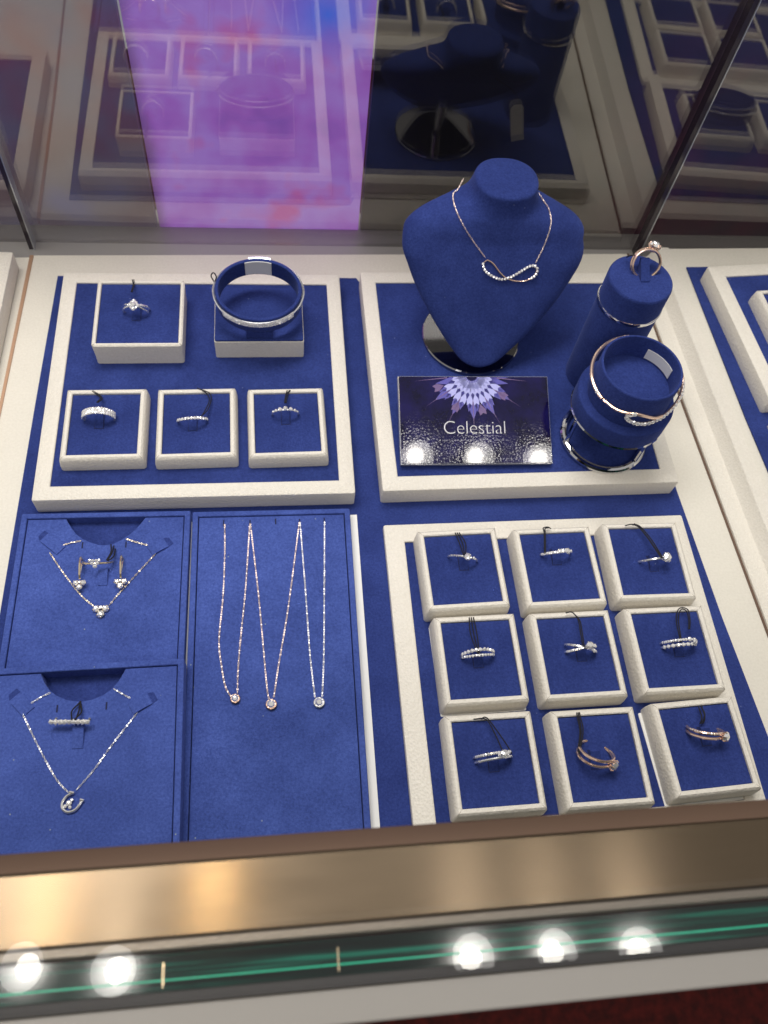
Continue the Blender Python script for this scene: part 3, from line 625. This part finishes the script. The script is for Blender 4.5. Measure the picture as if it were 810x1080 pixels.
# necklace on the bust
t = thing('necklace', 'rose gold chain with an infinity loop pendant hanging round the bust', 'necklace', (.355, .150, .089))
Lp = [(.326, .2155, .1295), (.3203, .2041, .1292), (.3158, .1984, .1286), (.3160, .1836, .1280), (.3214, .1712, .1230), (.3306, .1645, .1130), (.3408, .1580, .1032)]
Rp = [(.3790, .2120, .1300), (.3852, .1922, .1308), (.3894, .1838, .1278), (.3901, .1735, .1228), (.3865, .1644, .1102), (.3808, .1566, .0992)]
bm = bmesh.new(); links(bm, catmull(local(t, Lp)),   .0016, .00102, .00045, .00018); obj('chain', bm, CH_ROSE, t); bm = bmesh.new(); links(bm, catmull(local(t, Rp)),   .0016, .00102, .00045, .00018)
obj('chain', bm, CH_ROSE, t)
thin = [(.3424, .1570, .1022), (.3472, .1555, .0998), (.3531, .1518, .0944), (.3590, .1496, .0906), (.3677, .1487, .0885), (.3763, .1496, .0888), (.3820, .1523, .0923), (.3832, .1547, .0960)]
pv = [(.3424, .1572, .1024), (.3389, .1554, .0997), (.3409, .1525, .0956), (.3473, .1502, .0919), (.3552, .1490, .0899), (.3634, .1504, .0919), (.3706, .1531, .0954), (.3772, .1554, .0982), (.3820, .1554, .0972), (.3835, .1536, .0940), (.3814, .1515, .0910), (.3770, .1498, .0892)]
bm = bmesh.new(); tube(bm, catmull(local(t, thin)), .00062, 8); tube(bm, catmull(local(t, pv)), .0005, 8); p_ = obj('pendant', bm, ROSE, t)
bm = bmesh.new(); rnd = random.Random(5)
for p in resample(catmull(local(t, pv[1:]), .0005), .0024): gem(bm, p + Vector((0, -.0006, .0006)), .00118, (rnd.uniform(-.35, .35), -.8, .7+rnd.uniform(-.3, .3)), 7, rnd.random())
obj('pave_stones', bm, DIAMOND, p_, 0)
bm = bmesh.new(); rot = Matrix.Rotation(R_(-14), 3, 'Y')
bm2 = [(-.006, -.020), (.006, -.020), (.006, .014), (.0035, .0175), (-.0035, .0175), (-.006, .014)]
for s in (0,):
    rings_to(bm, [[Vector((.049, .0625, -.010)) + rot @ Vector((x, yy, z)) for x, z in bm2] for yy in (0, .0005)], True, True)
obj('price_tag', bm, WHITE, t, 0)
bm = bmesh.new(); tube(bm, catmull(local(t, [(.403, .2128, .0965), (.392, .2130, .1100), (.372, .2190, .1250)])), .0004, 5); obj('tag_string', bm, STRING, t)

# ================================================================== CARD SIGN
t = thing('card_sign', 'glossy dark blue sign block with a white flower burst and the word Celestial', 'sign', (.3310, .0224, .0187), (20.6, 0, -.7))
CW, CH, CT = .1200, .0705, .0060
FACE = mat('card_print', (.010, .008, .075), .07, 0, .22, coat=.55)
v = coords(FACE)
lk(FACE, ramp(FACE, noise(FACE, v, 40, 4), [(.35, (.002, .0015, .018)), (.7, (.010, .007, .085))]), bsdf(FACE).inputs['Base Color'])
vo = nd(FACE, 'ShaderNodeTexVoronoi'); vo.inputs['Scale'].default_value = 520; lk(FACE, v, vo.inputs['Vector'])
bump(FACE, vo.outputs['Distance'], .034, .0010); bsdf(FACE).inputs['Coat Roughness'].default_value = .015
gn = nd(FACE, 'ShaderNodeNewGeometry'); lk(FACE, gn.outputs['Normal'], bsdf(FACE).inputs['Coat Normal'])
ACR = mat('acrylic_edge', (.35, .36, .42), .1)
bm = bmesh.new(); bmx = [(-CW/2, 0), (CW/2, 0), (CW/2, CH), (-CW/2, CH)]
poly_prism(bm, bmx, 0, CT-.0012); obj('block', bm, ACR, t, 0)
bm = bmesh.new(); poly_prism(bm, [(-CW/2+.0006, .0006), (CW/2-.0006, .0006), (CW/2-.0006, CH-.0006), (-CW/2+.0006, CH-.0006)], CT-.0011, CT); obj('printed_face', bm, FACE, t, 0)
bm = bmesh.new(); tube(bm, [(0, CH-.004, -.0002), (0, CH+.0010, -.0240)], .0035, 4); obj('prop', bm, ACR, t, 0)
LAV = mat('lavender_print', (.45, .46, .86), .25); LAV2 = mat('violet_print', (.10, .09, .42), .25); LAV3 = mat('mauve_print', (.16, .10, .26), .25)
CX, CY = -.0015, CH+.0005
def petal(bm, ang, r0, r1, wd, z, kind=0):
    d = Vector((math.sin(ang), -math.cos(ang))); n = Vector((math.cos(ang), math.sin(ang)))
    if kind == 0: shp = [(r0, 0), (r0+(r1-r0)*.55, wd), (r1, wd*.85), (r0+(r1-r0)*.82, 0), (r1, -wd*.85), (r0+(r1-r0)*.55, -wd)]
    elif kind == 1: shp = [(r0, wd*.3), (r1, 0), (r0, -wd*.3)]
    else: shp = [(r0, 0), ((r0+r1)/2, wd), (r1, 0), ((r0+r1)/2, -wd)]
    P = []
    for r, s in shp:
        p = Vector((CX, CY)) + d*r + n*s; P.append((max(-CW/2+.001, min(CW/2-.001, p.x)), min(p.y, CH-.0010)))
    if max(p[1] for p in P)-min(p[1] for p in P) < .0004: return
    try: bm.faces.new([bm.verts.new((x, y, z)) for x, y in P])
    except ValueError: pass
def burst(name, m, lst, z):
    bm = bmesh.new()
    for a, r0, r1, wd, kd in lst: petal(bm, R_(a), r0, r1, wd, z, kd)
    return obj(name, bm, m, t, 0)
A13 = [-84 + 14*i for i in range(13)]
burst('burst_halo', LAV2, [(a+7, .004, .030, .0040, 2) for a in A13] + [(a, .016, .036, .0036, 2) for a in A13[2:-2:2]], CT+.00010)
burst('burst_rays', LAV3, [(a, .02, .046, .0016, 1) for a in A13[::2]] + [(a, .024, .033, .0030, 0) for a in A13[1:-1:3]], CT+.00018)
burst('burst_petals', LAV, [(a, .0045, .0165, .0021, 0) for a in A13] + [(a+7, .0150, .0245, .0024, 0) for a in A13[1:-2]] + [(a, .005, .012, .0016, 2) for a in A13], CT+.00026)
FW = mat('white_print', (.72, .72, .78), .3)
def text(s, size, x, y, name):
    cu = bpy.data.curves.new(name, 'FONT'); cu.body = s; cu.size = size; cu.align_x = 'LEFT'; cu.extrude = .00008; cu.offset = -.00032; cu.space_character = .97
    o = bpy.data.objects.new(name, cu); COL.objects.link(o)
    bpy.context.view_layer.update(); me = bpy.data.meshes.new_from_object(o.evaluated_get(bpy.context.evaluated_depsgraph_get()))
    bpy.data.objects.remove(o); me.materials.clear(); me.materials.append(FW); o = bpy.data.objects.new(name, me); COL.objects.link(o)
    o.parent = t; o.location = (x, y, CT+.0003); return o
text('Celestial', .0152, -.0265, .0238, 'lettering')
bm = bmesh.new(); x = -.0262; rnd = random.Random(2)
while x < .024:
    l = rnd.uniform(.0012, .0032); box(bm, x, x+l, .0183, .0190, CT+.0002, CT+.0003); x += l + rnd.uniform(.0008, .0030)
obj('small_print', bm, mat('faint_print', (.16, .16, .26), .3), t, 0)

# ================================================================== CYLINDER RING STAND
PX, PY, PZ = .4455, .1120, .0183
t = thing('ring_stand', 'tall blue velvet cylinder ring stand with a silver hoop near its top', 'ring stand', (PX, PY, PZ))
bm = bmesh.new(); lathe(bm, [(.0235, .0), (.0243, .0006), (.0243, .1090), (.0240, .1104), (.0232, .1112), (.0120, .1114), (.0003, .1114)], 64, cap0=True, cap1=True); obj('column', bm, VELVET, t)
bm = bmesh.new(); lathe(bm, [(.0244, .0862), (.0249, .0863), (.0252, .0878), (.0249, .0893), (.0244, .0894)], 64); obj('hoop', bm, CHROME, t)
bm = bmesh.new(); prof = [(-.0040, .1112), (-.0040, .1122), (.0040, .1175), (.0100, .1215), (.0115, .1205), (.0075, .1112)]
rings_to(bm, [[(x, a, b) for a, b in prof] for x in (-.0014, .0052)], True, True); obj('finger_tab', bm, VELVET, t, 25)
q = (.4490, .1205, .1358)
make_ring('P1', 'rose gold double band ring with a tall round diamond on the cylinder stand', q, .0104, -32, -6, ROSE, [(lambda a: .0020*math.cos(a*.5+.5), .00095, -175, 175), (lambda a: -.0020*math.cos(a*.5+.5), .00095, -175, 175), (0, .0008, -60, 80)],
          (), [(16, .0012, .0040)], [[(.4420, .1230, .1420), (.4380, .1270, .1370), (.4375, .1300, .1325)]])

# ================================================================== BANGLE STAND
BX, BY, BZ = .4385, .0462, .0183
t = thing('bangle_stand', 'short blue velvet bangle stand on a chrome ring base', 'bangle stand', (BX, BY, BZ))
bm = bmesh.new(); lathe(bm, [(.0358, .0400), (.0368, .0405), (.0370, .0420), (.0370, .0560), (.0366, .0572), (.0357, .0578), (.0300, .0582), (.0300, .0900), (.0297, .0908), (.0290, .0912), (.0282, .0908), (.0279, .0898), (.0279, .0700), (.0003, .0700)], 72, cap1=True); obj('cuff', bm, VELVET, t, 40)
bm = bmesh.new(); lathe(bm, [(.0360, .0392), (.0370, .0388), (.0376, .0400), (.0370, .0412), (.0360, .0410)], 72, closed=True); obj('hoop', bm, CHROME, t)
bm = bmesh.new(); lathe(bm, [(.0003, .0395), (.0362, .0395)], 48); obj('underside', bm, VELVET, t)
bm = bmesh.new(); tube(bm, [(.0325*math.cos(R_(a)), .0325*math.sin(R_(a)), .0030) for a in range(0, 360, 6)], .0029, 10, True, flat=1.0); obj('base_ring', bm, CHROME, t)
for a in (-52, 68, 188):
    bm = bmesh.new(); c_, s_ = math.cos(R_(a)), math.sin(R_(a)); tube(bm, [(.0318*c_, .0318*s_, .003), (.0320*c_, .0320*s_, .0400)], .0020, 8); obj('post', bm, CHROME, t)
bm = bmesh.new(); A_ = [R_(s) for s in range(8, 62, 4)]
poly_prism(bm, [(.02785*math.cos(a), .02785*math.sin(a)) for a in A_] + [(.0274*math.cos(a), .0274*math.sin(a)) for a in reversed(A_)], .0720, .0815); obj('label_strip', bm, WHITE, t, 0)
t = thing('bangle', 'rose gold bangle with a crossing pave loop on the short blue stand', 'bangle', (BX, BY, BZ+.080), (8, -3, 0))
def br(a, dz=0, r=.0335): return (r*math.cos(R_(a)), r*math.sin(R_(a)), dz)
bm = bmesh.new(); tube(bm, [br(a) for a in range(-95, -400, -6)][:0] + [br(a, 0) for a in range(-12, -148+360, 6)], .0014, 8); tube(bm, catmull([br(-148, 0), br(-130, .0008), br(-116, .0022), br(-104, .0042), br(-90, .0016), br(-76, -.0032), br(-64, -.0050)], .001), .0012, 8)
obj('hoop', bm, ROSE, t)
bm = bmesh.new(); lp = catmull([br(-106, .0040), br(-113, -.0018), br(-102, -.0076), br(-84, -.0096), br(-64, -.0072), br(-45, -.0034), br(-28, -.0006), br(-10, 0)], .001); tube(bm, lp, .0012, 8); lo = obj('loop', bm, ROSE, t)
bm = bmesh.new(); rnd = random.Random(9)
for p in resample(lp, .0029): gem(bm, p + Vector((p.x, p.y, 0)).normalized()*.0010 + Vector((0, 0, .0006)), .00175, Vector((p.x, p.y, .022+rnd.uniform(-.01, .01))), 6, rnd.random())
obj('pave_stones', bm, DIAMOND, lo, 0)
bm = bmesh.new(); gem(bm, br(-160, .0008, .0345), .0014, (-.9, -.3, .6), 6); obj('gem', bm, DIAMOND, t, 0)

# ================================================================== NECKLACE PANELS
def outline(name, notch, x0, x1, y0, y1):
    """pad outline with a notch in its rear edge (notch runs left to right)"""
    return [(x0, y0), (x1, y0), (x1, y1)] + list(reversed(notch)) + [(x0, y1)]
def panel(label, x0, x1, y0, y1, z0, h, rot, notch=None, rim=.0042, group='blue velvet necklace panels'):
    t = thing('necklace_display', label, 'necklace panel', (x0, y1, z0), (0, 0, rot), group)
    W_, D_ = x1-x0, y1-y0; c = (W_/2, -D_/2)
    bm = bmesh.new(); sweep_rect(bm, W_, D_, [(0, 0), (0, h-.0008), (.0003, h-.0002), (.0010, h), (rim-.0004, h), (rim, h-.0005), (rim, .0005)], .0012, 3, closed=True, c=c); obj('rim', bm, VELVET_D, t)
    bm = slab(W_-2*rim+.0002, D_-2*rim+.0002, .0002, .0008, .0004, .0001, c, 1); obj('floor_board', bm, VELVET, t)
    g = rim+.00065; ax, bx_, ay, by_ = g, W_-g, -D_+g, -g
    pts = [(ax, ay), (bx_, ay), (bx_, by_)]
    if notch:
        M = local(t, [(x, y, 0) for x, y in notch]); nn = [(p.x, p.y) for p in M]
        nn = [tuple(v) for v in (Vector((a, b)) for a, b in nn)]
        nn[0] = (nn[0][0], by_); nn[-1] = (nn[-1][0], by_)
        pts += list(reversed(nn))
    pts += [(ax, by_)]
    bm = bmesh.new(); poly_prism(bm, pts, .0009, h-.0006)
    top_edges = [e for e in bm.edges if all(abs(v.co.z-(h-.0006)) < 1e-6 for v in e.verts)]
    bmesh.ops.bevel(bm, geom=top_edges, offset=.0005, segments=2, affect='EDGES', profile=.5)
    obj('pad', bm, VELVET_D, t, 40)
    return t
n1 = [(.0246, -.014), (.0286, -.0205), (.0325, -.0250), (.0375, -.0292), (.0430, -.0325), (.0488, -.0346), (.0535, -.0350), (.0585, -.0344), (.0640, -.0315), (.0690, -.0272), (.0735, -.0227), (.0770, -.0180), (.08, -.0149)]
n2 = [(.0241, -.1348), (.0265, -.1394), (.0302, -.1442), (.0350, -.1480), (.0420, -.1512), (.0497, -.1526), (.0570, -.1518), (.0640, -.1490), (.0695, -.1450), (.0732, -.1398), (.0763, -.133)]
# white board under the panels
bm = bmesh.new(); poly_prism(bm, [(-.0040, -.0150), (.2362, -.0102), (.2362, -.2500), (-.0116, -.2000)], .0017, .0032)
tag(obj('base_board', bm, WHITE), 'thin white board showing as slivers beside the blue necklace panels', 'board')
p1 = panel('blue velvet necklace panel at the rear left with a heart trio necklace, earrings and ring', -.0070, .1125, -.2480, -.0072, .0033, .0092, -.4, n1)
p2 = panel('blue velvet necklace panel at the front left, stacked highest, with a horseshoe necklace', -.0080, .1137, -.2480, -.1278, .0127, .0135, .6, n2)
p3 = panel('long blue velvet panel with three fine chain necklaces side by side', .1140, .2303, -.2500, -.0092, .0033, .0092, -.15)
def part_slits(panel_o, pts, z, w=.0005, l=.0048):
    for x, y in pts:
        bm = bmesh.new(); box(bm, x-w, x+w, y-l/2, y+l/2, z, z+.0002)
        for v_ in bm.verts: v_.co = local(panel_o, [v_.co])[0]
        obj('slit', bm, DARK, panel_o, 0)
Z1, Z2 = .0119, .0256
part_slits(p3, [(.1367, -.0190), (.1558, -.0195), (.1746, -.0190), (.1923, -.0198), (.2107, -.0195)], Z1)
part_slits(p2, [(.0363, -.1558), (.0663, -.1556)], Z2)
part_slits(p1, [(.0376, -.0340), (.0678, -.0345)], Z1)
def flap(panel_o, a, b, z, wd=.0042, lift=.0016):
    """folded velvet strap the chain passes under, from outer end a to inner end b"""
    a = Vector((*a, z)); b = Vector((*b, z)); d = (b-a).normalized(); n = Vector((-d.y, d.x, 0))
    bm = bmesh.new(); L = (b-a).length
    prof = [(-.0005, -.0003), (.0006, lift*.45), (L*.35, lift), (L*.8, lift), (L, lift*.5), (L+.0003, -.0003)]
    rings_to(bm, [[a + d*s + n*o + Vector((0, 0, h)) for s, h in prof] for o in (-wd, wd)], True, True)
    for v_ in bm.verts: v_.co = local(panel_o, [v_.co])[0]
    obj('strap', bm, VELVET_D, panel_o, 30)
    bm = bmesh.new(); q = [a - d*.0035 + n*wd*.9, a - d*.0035 - n*wd*.5, a + d*.0002 - n*wd, a + d*.0002 + n*wd]
    rings_to(bm, [[p + Vector((0, 0, h)) for p in q] for h in (.0, .0002)], True, True)
    for v_ in bm.verts: v_.co = local(panel_o, [v_.co])[0]
    obj('strap_slot', bm, VELVET, panel_o, 0)
flap(p1, (.0105, -.0265), (.0235, -.0378), Z1); flap(p1, (.0960, -.0335), (.0850, -.0405), Z1)
flap(p2, (.0098, -.1465), (.0195, -.1570), Z2); flap(p2, (.0930, -.1520), (.0815, -.1585), Z2)
def ptab(panel_o, x, y0, y1, z, wd=.0033):
    bm = bmesh.new(); prof = [(y0, z-.0003), (y0, z+.0006), (y0+(y1-y0)*.7, z+.0034), (y1, z+.0036), (y1+.0006, z-.0003)]
    rings_to(bm, [[(xx, a, b) for a, b in prof] for xx in (x-wd, x+wd)], True, True)
    for v_ in bm.verts: v_.co = local(panel_o, [v_.co])[0]
    obj('finger_tab', bm, VELVET_D, panel_o, 30)
ptab(p1, .0540, -.0660, -.0540, Z1); ptab(p2, .0510, -.1815, -.1650, Z2)

def chain_neck(label, paths, metal, loc, group=None):
    t = thing('necklace', label, 'necklace', loc, (0, 0, 0), group)
    for P in paths:
        bm = bmesh.new(); links(bm, catmull(local(t, P), .0008)); obj('chain', bm, {ROSE: CH_ROSE, GOLD: CH_GOLD}.get(metal, CH_SILVER), t)
    return t
def bezel(t, c, r, metal):
    g = bmesh.new(); c = Vector(c); gem(g, c + Vector((0, 0, r*.2)), r*.92, (.05, -.12, 1), 9, .2, .62); go = obj('gem', g, BRILLIANT, t, 0)
    b_ = bmesh.new(); lathe(b_, [(r*.8, -r*.25), (r*1.05, -r*.2), (r*1.08, r*.25), (r*.95, r*.36), (r*.88, r*.25)], 24, closed=True)
    for v_ in b_.verts: v_.co += c
    obj('bezel', b_, metal, go)
ZC = .0128
def zz(L, z): return [(x, y, z) for x, y in L]
G3 = 'fine single stone necklaces on the long blue panel'
c1 = chain_neck('rose gold single stone necklace, leftmost on the long blue panel', [zz([(.1375, -.0205), (.1378, -.0458), (.1369, -.079), (.1347, -.1104), (.1369, -.1306), (.1396, -.1438), (.1437, -.1508)], ZC), zz([(.1557, -.0205), (.1526, -.0724), (.1494, -.1077), (.1476, -.1312), (.1472, -.1490)], ZC)], ROSE, (.1458, -.1518, ZC), G3)
bezel(c1, (0, 0, .0006), .0030, ROSE)
c2_ = chain_neck('rose gold single stone necklace hanging lowest, between two others on the panel', [zz([(.1561, -.0205), (.1618, -.0801), (.1664, -.142), (.1681, -.1537)], ZC), zz([(.1921, -.0205), (.1822, -.0881), (.1748, -.1292), (.1709, -.1530)], ZC)], ROSE, (.1693, -.1569, ZC), G3)
bezel(c2_, (0, 0, .0006), .0034, ROSE)
c3 = chain_neck('silver single stone necklace, rightmost on the long blue panel', [zz([(.1926, -.0205), (.1946, -.0741), (.1961, -.1236), (.1983, -.1545)], ZC), zz([(.2108, -.0205), (.2081, -.0747), (.2055, -.124), (.2030, -.1545)], ZC)], SILVER, (.2008, -.1574, ZC), G3)
bezel(c3, (0, 0, .0006), .0034, SILVER)
# necklace with three stone heart
def trio(t, c, r, metal, flip=1, nm=(0, 0, 1)):
    c = Vector(c)
    for dx, dy, k in ((-r*1.18, r*.62, .9), (r*1.18, r*.62, .9), (0, r*.95, .5), (0, -r*.85, 1.0)):
        g = bmesh.new(); p = c + Vector((dx, dy, r*.3)); gem(g, p, r*k, Vector(nm) + Vector((random.uniform(-.2, .2), random.uniform(-.25, .1), 0)), 8, dx*99, .55); go = obj('gem', g, BRILLIANT, t, 0)
        b_ = bmesh.new(); claw(b_, p, nm, r*k*1.06, 5); obj('setting', b_, metal, go)
t = chain_neck('gold chain necklace with a three stone heart pendant on the rear left panel',
               [zz([(.0160, -.0395), (.0265, -.0551), (.0402, -.0729), (.0505, -.0825)], ZC), zz([(.0892, -.0428), (.0763, -.0592), (.0656, -.0732), (.0588, -.0829)], ZC),
                zz([(.0224, -.0342), (.03, -.0322), (.0376, -.0305)], ZC), zz([(.0679, -.0304), (.0767, -.0338), (.0848, -.0364)], ZC)], GOLD, (.0547, -.0857, ZC))
trio(t, (0, 0, .0002), .0027, GOLD)
for x, lab in ((.0388, 'gold hoop earring with a three stone heart drop, left of the heart ring'), (.0664, 'gold hoop earring with a three stone heart drop, right of the heart ring')):
    t = thing('earring', lab, 'earring', (x, -.0560, .0132), (0, 0, 0), 'pair of gold heart drop earrings')
    s = 1 if x < .05 else 1.0
    bm = bmesh.new(); tube(bm, catmull([(-.0004*s, .0105, -.001), (-.0002, .0100, .0035), (.0002, .0040, .0062), (.0004, -.0030, .0050), (.0003, -.0060, .0025)], .0008), [.0007]*60 if False else .00075, 8)
    tube(bm, catmull([(.0004, .0090, -.001), (.0008, .0050, .0030), (.0006, -.0030, .0040)], .0008), .0006, 8); obj('hoop', bm, GOLD, t)
    trio(t, (.0004, -.0105, .0022), .0022, GOLD)
t = thing('ring', 'gold ring with a heart of small diamonds between the two earrings', 'ring', (.0500, -.0490, .0140), (30, 0, 0))
bm = bmesh.new(); tube(bm, [ringdir(R_(a), .0100) for a in range(0, 360, 8)], .00075, 8, True); obj('band', bm, GOLD, t)
g_ = [(-.0030, .0026, .0013), (.0030, .0026, .0013), (-.0010, .0026, .0012), (.0012, .0026, .0012), (-.0018, .0, .0014), (.0018, .0, .0014), (0, -.0026, .0016)]
for dx, dy, r in g_:
    g = bmesh.new(); gem(g, (dx, dy*.8, .0108+dy*.3), r, (dx*60, -.4, 1), 8, dx*50); obj('gem', g, DIAMOND, t, 0)
bm = bmesh.new()
for s in ([(.0575, -.0510, .0215), (.0590, -.0430, .0175), (.0578, -.0350, .0140)], [(.0580, -.0515, .0215), (.0600, -.0440, .0185), (.0598, -.0360, .0135)], [(.0585, -.0515, .0213), (.0615, -.0470, .0190), (.0610, -.0385, .0135)]): tube(bm, catmull(local(t, s), .0008), .0005, 6)
obj('tag_string', bm, STRING, t)
# horseshoe necklace
ZP = .0263
t = chain_neck('silver chain necklace with a small horseshoe pendant on the front left panel',
               [zz([(.0158, -.1578), (.0279, -.1791), (.0400, -.1985), (.0486, -.2078)], ZP), zz([(.0858, -.1612), (.0728, -.1789), (.0618, -.1954), (.0518, -.2075)], ZP), zz([(.0202, -.1516), (.0255, -.1482), (.0312, -.1455)], ZP), zz([(.0700, -.1450), (.0765, -.1491), (.0822, -.1525)], ZP)], SILVER, (.0497, -.2133, ZP))
bm = bmesh.new()
H = [(.0012, .0052), (-.0020, .0034), (-.0040, .0002), (-.0036, -.0034), (-.0006, -.0056), (.0034, -.0048), (.0062, -.0016), (.0070, .0006)]
tube(bm, catmull([(x, y, .0008) for x, y in H], .0006), .00085, 8); tube(bm, [(.0060, .0010, .0010), (.0082, .0002, .0010)], .0009, 8); tube(bm, [(-.0006, .0058, .0008), (.0022, .0050, .0010)], .0009, 8); obj('pendant', bm, SILVER, t)
for dx, dy, r in ((-.0002, -.0006, .0017), (-.0022, -.0022, .0011), (.0006, -.0030, .0010), (.0014, .0012, .0009)):
    g = bmesh.new(); gem(g, (dx, dy, .0012), r, (dx*90, dy*90, 1), 8); obj('gem', g, DIAMOND, t, 0)
# bar ring on the front panel
t = thing('ring', 'silver ring with a straight bar of square diamonds on the front left panel', 'ring', (.0466, -.1632, .0268), (30, 0, -3))
R0 = .0112
bm = bmesh.new(); tube(bm, [ringdir(R_(a), R0-.001) for a in range(90, 271, 8)], .0008, 8); tube(bm, [(-.0112, 0, .0060), (.0112, 0, .0060)], .0011, 8); obj('band', bm, SILVER, t)
for k in range(9):
    g = bmesh.new(); gem(g, (-.0108+.0027*k, 0, .0074), .0022, (random.uniform(-.3, .3), random.uniform(-.4, .2), 1), 4, .785); obj('gem', g, DIAMOND, t, 0)
bm = bmesh.new()
for s in ([(.0480, -.1660, .0335), (.0462, -.1590, .0290), (.0490, -.1545, .0275), (.0505, -.1520, .0262)], [(.0490, -.1660, .0335), (.0520, -.1600, .0290), (.0510, -.1550, .0275), (.0500, -.1520, .0262)], [(.0500, -.1660, .0330), (.0505, -.1590, .0292), (.0500, -.1525, .0262)]): tube(bm, catmull(local(t, s), .0008), .0005, 6)
obj('tag_string', bm, STRING, t)
